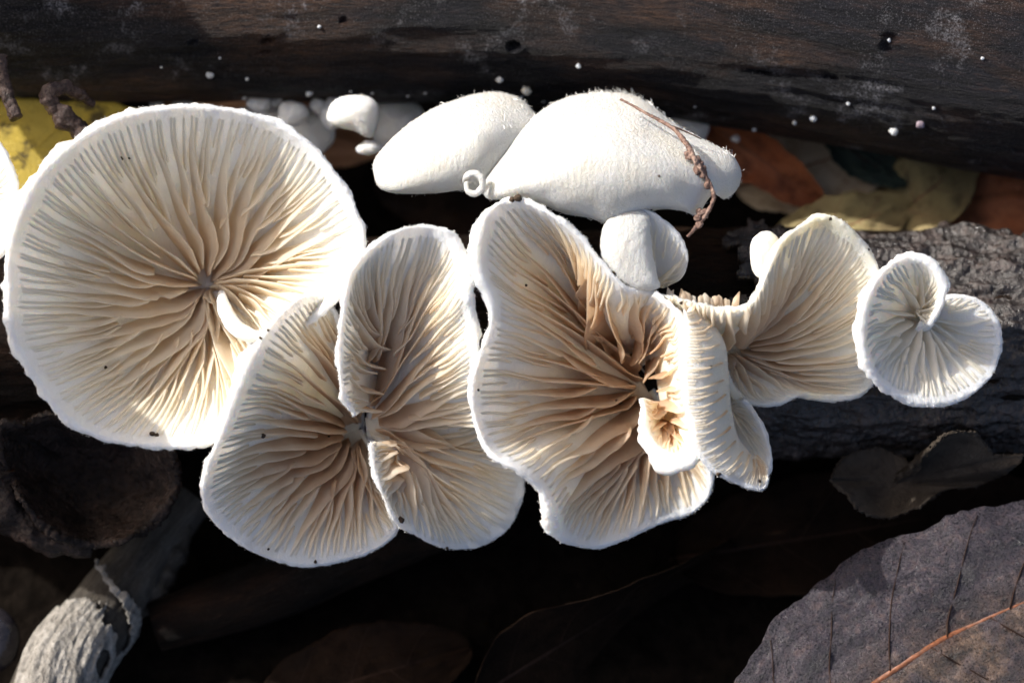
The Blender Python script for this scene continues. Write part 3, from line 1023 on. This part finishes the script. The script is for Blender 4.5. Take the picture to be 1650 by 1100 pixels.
# ---- E: small heart
E = fungus('gilled_mushroom', (1485, 530, -160), 'smallest gilled cap, white and heart-shaped, beside the glistening bark')
E1 = Lobe((1476, 508, -62), [((1494, 524, -8), (1482, 515, -30)), ((1513, 492, 14),), ((1516, 455, 24),), ((1494, 424, 28),), ((1460, 416, 32),), ((1424, 438, 48), None, None, 8), ((1398, 485, 56), None, None, 10), ((1388, 540, 56), None, None, 10), ((1400, 590, 50), None, None, 10), ((1432, 630, 24), None, None, 11), ((1490, 651, 0), None, None, 8),
                              ((1552, 643, -30), None, None, 7), ((1600, 602, -58), None, None, 6), ((1617, 550, -78), None, None, 6), ((1602, 502, -84), None, None, 6), ((1570, 478, -80),), ((1530, 480, -72),), ((1500, 515, -60), (1482, 515, -46))],
          q=0.45, bend=0.05, wave=1.0, seed=8.8, rr=8, th=20)
E1.build('cap', E, brown=0.15)
E1.gills(E, spacing=11, H=21, brown=0.12)
E1.fuzz(E, 2200, 5)
tube('stalk', [(1478, 520, -90), (1482, 528, -100), (1485, 535, -185)], [26, 18, 22], 'flesh', E, nseg=20, ns=16)

# ---- H: little curled cap under the big dome
Hm = fungus('gilled_mushroom', (1040, 445, -120), 'small curled cap showing its back and a few broad gills, under the larger dome')
H1 = Lobe((1048, 458, -40), [((1000, 400, 10),), ((1005, 350, 22),), ((1030, 336, 24),), ((1062, 350, 18),), ((1090, 374, 8),), ((1108, 408, -6),), ((1100, 447, -24),), ((1075, 464, -38),)], q=0.4, seed=2.9, rr=4, th=10, bend=0.06)
H1.build('cap', Hm, brown=0.1)
H1.gills(Hm, spacing=15, H=20, brown=0.1, t0=0.3)
dome('folded_flap', [(968, 400), (972, 368), (988, 346), (1012, 336), (1044, 344), (1050, 372), (1052, 408), (1058, 440), (1062, 464), (1030, 464), (998, 450), (976, 428)], (1006, 398), 24, 12, 'flesh_dome', Hm, wr=20, lump=3.0, rough=1.4)

# ---- I: cap cut by the frame
Im = fungus('gilled_mushroom', (-70, 340, -160), 'cap mostly hidden beyond the edge next to the largest round cap')
I1 = Lobe((-70, 325, -80), [((-120, 200, 0),), ((-50, 205, 8),), ((-5, 232, 10),), ((15, 268, 10),), ((23, 310, 8),), ((16, 360, 4),), ((0, 405, 0),), ((-50, 440, 0),), ((-120, 430, 0),), ((-160, 320, 0),)], closed=True, seed=5.2, rr=7)
I1.build('cap', Im, brown=0.2)
I1.gills(Im, spacing=14, H=26, brown=0.25)
I1.fuzz(Im, 1000, 5)

# ---- F, G: domes seen from the back
DG = 'white domed caps seen from above'
F = fungus('domed_mushroom', (760, 200, -260), 'smaller smooth white domed cap whose edge is overlapped by the bigger dome', DG)
_, Pf, Nf = dome('cap', [(603, 280), (606, 255), (640, 215), (690, 178), (735, 160), (770, 151), (810, 150), (845, 165), (868, 200), (860, 250), (820, 292), (775, 308), (740, 307), (700, 312), (640, 312), (612, 302)],
                 (770, 215), 88, 60, 'flesh_dome', F, wr_pts=[-60, -70, -100, -140, -170, -190, -200, -190, -150, -110, -70, -50, -40, -35, -35, -45], prof=0.62, nt=260, ns=30, lump=2.0, seed=3, rough=0.5)
fr = (Nf[:, 2] > -0.2)
add_fuzz(F, Pf[fr], Nf[fr], 9000, 8.5, thick=0.35)
tube('curled_edge', [(748, 296, -20), (752, 284, 6), (765, 279, 14), (776, 288, 16), (777, 302, 12), (766, 312, 8), (754, 308, 6), (752, 297, 2), (760, 292, -4), (767, 298, -10)], [4, 5, 5.5, 5.5, 5.5, 5.5, 5, 4, 3, 2], 'flesh_dome', F, nseg=70, ns=12, rough=0.08)
Gm = fungus('domed_mushroom', (1000, 220, -260), 'largest smooth white domed cap with a rootlet lying over it', DG)
_, Pg, Ng = dome('cap', [(778, 302), (795, 272), (830, 225), (868, 182), (905, 160), (950, 150), (1000, 149), (1040, 163), (1085, 198), (1140, 228), (1178, 248), (1195, 278), (1188, 305), (1168, 320), (1148, 312), (1125, 345), (1100, 340), (1062, 338), (1030, 350), (985, 362), (950, 350), (905, 342), (860, 326), (815, 322), (785, 320)],
                 (985, 232), 120, 70, 'flesh_dome', Gm, wr_pts=[-20, -30, -70, -130, -170, -190, -195, -180, -150, -120, -95, -75, -60, -45, -30, -20, -15, -10, -8, -5, -5, -8, -10, -12, -15], prof=0.60, nt=340, ns=34, lump=3.0, seed=11, rough=0.5)
fr = (Ng[:, 2] > -0.2)
add_fuzz(Gm, Pg[fr], Ng[fr], 14000, 8.5, thick=0.35)
tp = fr & (Pg[:, 1] > (550 - 200)) & (Pg[:, 0] > 120)
add_fuzz(Gm, Pg[tp], Ng[tp] + np.array([0, 0.5, 0]), 1600, 17, thick=0.3)
tp = (Pg[:, 1] > 300) & (Ng[:, 2] > -0.5)
add_fuzz(Gm, Pg[tp], Ng[tp], 9000, 11, thick=0.3)
tp = (Pf[:, 1] > 300) & (Nf[:, 2] > -0.5)
add_fuzz(F, Pf[tp], Nf[tp], 6000, 11, thick=0.3)

# ---- background fungi under the upper log
BGG = 'young fungi under the big log'


def blob(x, y, rx, ry, w, label, mat='flesh_grey', H=None, seed=1.0, n=10, fz=0, name='young_mushroom'):
    r_ = random.Random(seed)
    ol = [(x + rx * math.cos(a) * r_.uniform(0.84, 1.12), y + ry * math.sin(a) * r_.uniform(0.84, 1.12)) for a in np.linspace(0, 2 * math.pi, n, endpoint=False)]
    e = fungus(name, (x, y, w - rx), label, BGG)
    _, p, nn = dome('cap', ol, (x, y - ry * 0.1), (H or rx) * 0.8, rx * 0.6, mat, e, wr=w, nt=70, ns=12, lump=rx * 0.16, seed=seed, lf=0.9 / rx)
    add_fuzz(e, p, nn, fz or int(rx * ry * 0.7), 7.5)
    return e


bell = fungus('young_mushroom', (575, 180, -270), 'small bright sunlit cap hanging from the log beside the smaller dome', BGG)
_, bp, bn = dome('cap', [(527, 192), (534, 166), (558, 153), (590, 154), (608, 170), (609, 200), (599, 223), (576, 216), (548, 207)], (572, 182), 30, 22, 'flesh', bell, wr=-235, nt=90, ns=14, lump=5, seed=2)
add_fuzz(bell, bp, bn, 1500, 8)
blob(538, 183, 24, 26, -350, 'rounded cap half hidden behind the small bright sunlit cap', 'flesh_grey', seed=12, fz=300)
blob(596, 238, 22, 12, -260, 'tiny flat cap just below the small bright sunlit cap', 'flesh', seed=4)
blob(500, 208, 40, 38, -395, 'pale grey shaded cap with a faint ring line under the log', seed=5)
blob(470, 184, 24, 22, -335, 'fuzzy grey ball-shaped young cap in front of shaded caps', seed=6, fz=500)
blob(420, 205, 55, 40, -430, 'broad grey shaded cap just behind the rim of the largest round cap', seed=7)
blob(640, 200, 50, 45, -420, 'grey shaded cap between the bright small cap and the smaller dome', seed=8)
blob(162, 159, 12, 12, -390, 'round pale blue-white button beside the curled bark strip', seed=9)
blob(181, 166, 9, 9, -420, 'greyer small button behind the round blue-white button', seed=10)
blob(252, 162, 12, 11, -400, 'lone grey button above the largest round cap', seed=13)
blob(295, 168, 18, 7, -420, 'flat grey button peeking over the rim of the largest round cap', seed=14)
blob(445, 163, 9, 9, -380, 'tiny pale button above the broad grey shaded cap', seed=15)
blob(418, 168, 20, 14, -350, 'small flattened grey cap above the rim of the largest round cap', seed=18)
blob(512, 170, 15, 14, -350, 'small downy cap between the fuzzy ball and the sunlit cap', seed=19)
blob(1112, 205, 34, 26, -400, 'fuzzy grey cap behind the bigger dome, under the log', seed=16, fz=800)
blob(1185, 224, 8, 6, -400, 'very small grey button beside the fuzzy grey cap', seed=17)

# ================================================================== OTHER THINGS
# ---- hollow bark cup at the lower left
cup = empty('broken_knot', Q(140, 780, -260), 'dark hollow broken knot with a ragged rim under the largest round cap', 'bark')
CU = Lobe((140, 770, -250), [((5, 690, -120),), ((40, 685, -118),), ((75, 672, -120),), ((120, 668, -122),), ((190, 680, -130),), ((262, 705, -140),), ((285, 760, -150),), ((262, 820, -150),), ((200, 868, -150),), ((130, 872, -145),), ((70, 840, -135),), ((30, 790, -125),), ((5, 740, -120),)],
          closed=True, q=0.12, rr=8, th=60, wave=13, seed=2.0, step=3)
CU.build('cup', cup, mat='bark_dark', rough=2.6)
CU2 = [(0, 700, -150), (-20, 760, -160), (20, 830, -175), (80, 868, -185), (150, 885, -195)]
tube('bark_ridge', CU2, [28, 40, 34, 26, 14], 'bark_dark', cup, nseg=60, ns=24, rough=0.16)

# ---- pale stick with peeling bark at the lower left
stx = [G(40, 1260, 85), G(95, 1090, 82), G(165, 985, 70), G(235, 885, 60), G(300, 800, 50)]
stick = log_mesh('pale_stick', stx, [74, 72, 60, 50, 44], 'stick', nseg=220, ns=90, coarse=6, fine=2, seed=14)
tag(stick, 'pale grey stick with peeling torn bark, running under the hollow knot', 'stick')


def sleeve(A, T):
    f0 = fbm(np.stack([T.ravel() * 2.5, A.ravel() * 0.03, 0 * A.ravel()], -1), 1.0, 3, 6.0).reshape(A.shape)
    hole = ((A - 235) / 30) ** 2 + ((T + 0.25) / 0.22) ** 2 + 0.7 * f0 > 1
    return (A < 292 + 26 * f0 + 22 * np.sin(T * 2)) & hole


log_mesh('peeling_bark', stx, [82, 80, 68, 59, 53], 'bark_pale', stick, nseg=260, ns=120, ph0=-1.7, ph1=1.7, coarse=7, fine=4, seed=15, cut=sleeve, thick=7, closed=False)


def flapcut(A, T):
    f0 = fbm(np.stack([T.ravel() * 3, A.ravel() * 0.03, 0 * A.ravel()], -1), 1.0, 3, 9.0).reshape(A.shape)
    return (A > 318 + 10 * f0 + 30 * (T + 0.4)) & (A < 352 + 12 * f0 + 20 * T)


log_mesh('bark_flap', stx, [80, 80, 72, 68, 62], 'bark_pale', stick, nseg=260, ns=120, ph0=-1.5, ph1=1.5, coarse=7, fine=4, seed=16, cut=flapcut, thick=5, closed=False)
tube('fibre_strip', [tuple(p) for p in (G(205, 1005, 60), G(250, 950, 55), G(285, 890, 60), G(300, 840, 70))], [16, 20, 16, 8], 'stick', stick, is_uvw=True, nseg=60, ns=16, rough=0.2)

shade_stick = log_mesh('grey_stick', [G(250, 1010, 40), G(420, 955, 50), G(560, 900, 50), G(760, 830, 40)], [46, 56, 50, 40], 'log_low', nseg=160, ns=60, coarse=8, fine=2, seed=24)  # dark wood on a grey stick, standing in for deep shade
tag(shade_stick, 'grey stick coloured dark for the deep shade below the three-lobed cap', 'stick')

# ---- twigs
tag(tube('broken_twig', [(2, 92, -120), (5, 120, -110), (12, 155, -100), (26, 190, -90)], [11, 9, 11, 12], 'twig', nseg=60, ns=16, rough=0.12), 'short dark purple-brown stem stub with a hollow end by the yellow leaf', 'stem')
tag(tube('bark_strip', [(150, 168, -170), (125, 150, -140), (100, 140, -120), (80, 158, -115), (105, 190, -120), (150, 230, -140)], [6, 10, 11, 13, 18, 16], 'twig', nseg=90, ns=14, rough=0.2), 'curled dark brown bark strip in front of the yellow leaf', 'bark')

# ---- rootlet draped over the big dome
root = empty('rootlet', Q(1120, 260, 20), 'thin brown rootlet with clinging soil draped over the largest domed cap', 'rootlet')
tube('main_strand', [(1000, 160, -60), (1040, 182, -30), (1085, 208, -10), (1108, 235, 8), (1122, 262, 14), (1140, 290, 10), (1150, 318, 10), (1138, 345, 12), (1108, 382, 5)], [2, 2.4, 3.2, 4.5, 4.6, 3.4, 3.6, 3.2, 2.6], 'root', root, nseg=120, ns=10, rough=0.18)
tube('side_strand', [(1070, 200, -15), (1095, 208, -25), (1130, 224, -40)], [1.8, 1.6, 1.0], 'root', root, nseg=30, ns=8)
for i in range(16):
    f = random.random()
    px, py = 1112 + 28 * f + random.uniform(-8, 8), 240 + 55 * f + random.uniform(-6, 6)
    if i > 9:
        px, py = 1148 - 38 * f + random.uniform(-7, 7), 320 + 58 * f + random.uniform(-5, 5)
    dome('soil_clump', [(px + 6 * math.cos(a) * random.uniform(0.5, 1.4), py + 6 * math.sin(a) * random.uniform(0.5, 1.4)) for a in np.linspace(0, 6.28, 7, endpoint=False)], (px, py), 4, 4, 'root', root, wr=10, nt=14, ns=4, lump=3, rough=2, seed=i)

# ---- leaves in the gap, behind
XW = (1, 0, 0)


def ground_leaf(name, x0, y0, x1, y1, width, mat, label, z=(10, 30, 12), sh=(0, ST, -CT), **kw):
    mid = ((x0 + x1) / 2, (y0 + y1) / 2)
    return leaf(name, [G(x0, y0, z[0]), G(*mid, z[1]), G(x1, y1, z[2])], sh, width, mat, label, **kw)


ground_leaf('yellow_leaf', -260, 262, 330, 225, 95, 'leaf_yellow', 'yellow leaf with black spots behind the largest round cap', z=(300, 330, 280), veins=4, seed=1.5, vein_mat='leaf_yellow')
ground_leaf('orange_leaf', 250, 185, 640, 235, 80, 'leaf_orange', 'pale orange leaf behind the grey young caps', z=(30, 50, 20), veins=3, seed=2.5)
ground_leaf('rust_leaf', 1130, 190, 1330, 330, 45, 'leaf_rust', 'curled rust-brown leaf in the gap behind the largest dome', z=(170, 200, 150), sh=(0.5, 0.8, 0.2), curl=0.8, veins=3, seed=3.5)
ground_leaf('tan_leaf', 1180, 300, 1480, 215, 95, 'leaf_tan', 'pale tan leaf under the curled rust-brown leaf', z=(110, 150, 170), veins=4, seed=4.5)
ground_leaf('green_leaf', 1330, 215, 1460, 300, 40, 'leaf_green', 'dark green-black leaf piece on the tan leaf', z=(185, 190, 190), veins=2, seed=5.5, vein_mat='vein_dark')
ground_leaf('olive_leaf', 1240, 400, 1470, 330, 60, 'leaf_olive', 'dull olive leaf just behind the fan-shaped cap', z=(150, 200, 180), veins=3, seed=6.5)
ground_leaf('olive_leaf', 1400, 380, 1570, 250, 75, 'leaf_olive', 'dull olive-brown leaf next to the red-brown leaf', z=(130, 190, 170), veins=3, seed=7.5)
ground_leaf('red_leaf', 1490, 330, 1820, 285, 85, 'leaf_rust', 'sunlit red-brown leaf above the wet bark', z=(110, 170, 150), veins=4, seed=8.5)
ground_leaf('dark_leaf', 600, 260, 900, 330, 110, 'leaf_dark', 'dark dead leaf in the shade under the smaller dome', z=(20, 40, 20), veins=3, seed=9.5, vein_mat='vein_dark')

# ---- big wet brown leaf lower right
leaf('fallen_leaf', [G(1200, 1330, 180), G(1400, 1110, 225), G(1640, 975, 245), G(1930, 880, 230)], (-0.5, 0.85, -0.1), 190, 'leaf_big', 'large wet mottled purple-brown leaf with an orange midrib', curl=-0.10, wavy=24, ruffle=7, na=150, nb=90, prof=0.45, veins=6, seed=10.5, vr=9, side_mat='vein_dark', jag=5)
# ---- grey curled leaf
gl = empty('curled_leaf', Q(1460, 770, -190), 'dry grey curled leaf with a torn edge under the smallest cap', 'leaf')
GL = Lobe((1440, 775, -235), [((1340, 770, -175),), ((1365, 735, -205),), ((1420, 722, -240),), ((1478, 755, -215),), ((1490, 737, -150),), ((1512, 712, -115),), ((1540, 697, -105),), ((1575, 703, -130),), ((1605, 733, -150),), ((1648, 735, -140),), ((1600, 775, -215),), ((1520, 790, -225),), ((1480, 815, -185),), ((1430, 834, -165),), ((1385, 820, -165),), ((1360, 790, -170),)],
          closed=True, rr=2.0, th=4, q=0.25, wave=9, seed=3.0)
GL.build('blade', gl, mat='leaf_grey', rough=3.0)

# ---- leaf litter in the shade
LG = 'dead leaves in the deep shade'
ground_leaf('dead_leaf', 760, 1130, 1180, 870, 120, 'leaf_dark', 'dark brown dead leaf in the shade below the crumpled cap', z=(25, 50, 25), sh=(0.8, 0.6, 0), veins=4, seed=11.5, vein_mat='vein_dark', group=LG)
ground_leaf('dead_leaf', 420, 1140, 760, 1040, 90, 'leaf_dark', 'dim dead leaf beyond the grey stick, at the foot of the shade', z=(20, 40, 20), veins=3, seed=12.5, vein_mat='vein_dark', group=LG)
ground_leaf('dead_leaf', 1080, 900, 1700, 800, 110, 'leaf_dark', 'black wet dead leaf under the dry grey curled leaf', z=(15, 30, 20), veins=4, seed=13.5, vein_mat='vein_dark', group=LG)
pod = empty('seed_pod', Q(-5, 1030, -300), 'glossy dark round pod half out of frame by the pale stick', 'seed pod')
dome('shell', [(38 * math.cos(a) - 5, 1030 + 52 * math.sin(a)) for a in np.linspace(0, 2 * math.pi, 10, endpoint=False)], (-5, 1030), 30, 30, 'pod', pod, wr=-270, nt=60, ns=12, lump=4)

# ---- added shade casters: unseen leaves on stalks, shaped to block the sun

def shade_leaf(pix, T, width, label, seed, foot, deep=None):
    pts = [(G(x, y, 30) if deep is None else Q(x, y, deep)) + SUN_UVW * T for x, y in pix]
    d = unit(pts[-1] - pts[0])
    r = leaf('dead_leaf', pts, np.cross(d, SUN_UVW), width, 'leaf_dark', label, group='added shade-casting leaves beyond the frame', veins=4, seed=seed, wavy=8, vein_mat='vein_dark', prof=0.35)  # unseen blade added to block the sun, not litter
    tube('stalk', [pts[0], pts[0] * 0.5 + foot * 0.5 + np.array([-20, 10, 30]), foot], [3, 4, 5], 'twig', r, is_uvw=True, nseg=40, ns=8)  # stalk added only to carry the shade-casting blade


shade_leaf([(-60, 780), (400, 950), (800, 1150)], 1300, 130, 'unseen leaf on a stalk, added to shade the ground below the caps', 15.5, G(-420, 700, 0))

shade_leaf([(0, -190), (130, 40), (190, 300)], 800, 190, 'unseen broad leaf on a stalk, added to shade part of the thick log', 14.5, G(-700, 100, 0), -260)

# ---- tiny primordia and crumbs, set on whatever surface shows at their pixel
bpy.context.view_layer.update()
dg = bpy.context.evaluated_depsgraph_get()
CAM = np.array(camo.location)


def hit(x, y):
    d = W(Q(x, y, 0)) - CAM
    ok, loc, nrm, _, ob, _ = sc.ray_cast(dg, Vector(CAM), Vector(d).normalized())
    if not ok:
        return None
    p = (np.array(loc) / K - np.array([0, 0, GH])) @ ROT
    return p, np.array(nrm) @ ROT


def pebble(name, x, y, r, mat, label, cat, group, seed, squash=0.7):
    h = hit(x, y)
    if h is None:
        return
    p, n = h
    a = unit(np.cross(n, [0.3, 0.9, 0.2]))
    b = np.cross(n, a)
    th = np.linspace(0, 2 * math.pi, 12, endpoint=False)
    ph = np.linspace(0, math.pi, 8)
    T, Pp = np.meshgrid(th, ph, indexing='ij')
    V = (a * (np.cos(T) * np.sin(Pp))[..., None] + b * (np.sin(T) * np.sin(Pp))[..., None] + n * squash * np.cos(Pp)[..., None]).reshape(-1, 3)
    V = V * (r * (1 + 0.45 * fbm(V, 1.3, 3, seed * 3.1)))[:, None] + p + n * r * squash * 0.5
    o = mesh(name, V, grid_faces(12, 8, True), mat, tc=V / 100, brown=np.zeros(len(V)))
    tag(o, label, cat, group)


PRIM = [(805, 127, 6.5), (932, 106, 4.5), (338, 120, 6), (398, 127, 3), (1310, 190, 6), (1280, 197, 4), (1215, 208, 4), (1367, 167, 3.5), (498, 149, 7), (450, 160, 5), (394, 157, 4), (565, 147, 3), (600, 150, 3), (657, 154, 3), (840, 156, 3),
        (876, 163, 3), (1120, 172, 2.5), (354, 93, 2.5), (260, 108, 2.5), (514, 43, 3), (1432, 65, 3.5), (1583, 94, 3), (1505, 174, 3), (685, 150, 3)]
for i, (x, y, r) in enumerate(PRIM):
    pebble('primordium', x, y, r, 'flesh', 'tiny white fungus bead on the dark log', 'fungus', 'tiny white fungus beads on the log', i + 1.0)
pebble('primordium', 848, 143, 8, 'flesh_yellow', 'cream egg-shaped fungus bead on the log above the domes', 'fungus', None, 40.0, 1.0)
pebble('primordium', 1440, 209, 7, 'flesh_yellow', 'cream fungus bead near the underside of the log', 'fungus', None, 41.0, 1.0)
pebble('primordium', 1483, 199, 7, mat_plain('lilac_bead', (0.30, 0.24, 0.28)), 'lilac-grey bead beside the cream bead under the log', 'fungus', None, 42.0, 0.8)
CR = [(645, 838, 6), (195, 255, 4), (208, 255, 3), (245, 700, 5), (252, 700, 5), (425, 702, 4), (530, 703, 3), (835, 320, 7), (826, 322, 5), (1158, 763, 4), (1225, 775, 3), (1338, 352, 3), (990, 440, 4), (1098, 488, 3), (1050, 338, 3), (508, 905, 3),
      (432, 884, 2.5), (1062, 284, 2.5), (847, 460, 2.5), (1000, 650, 4), (993, 645, 3), (1145, 590, 3.5), (770, 628, 2.5), (720, 882, 2.5), (420, 545, 3), (432, 532, 2.5), (170, 592, 3), (1400, 402, 2.5)]
for i, (x, y, r) in enumerate(CR):
    pebble('crumb', x, y, r, 'crumb', 'tiny dark soil crumb stuck to a white cap', 'crumb', 'soil crumbs stuck to the caps', 60.0 + i)
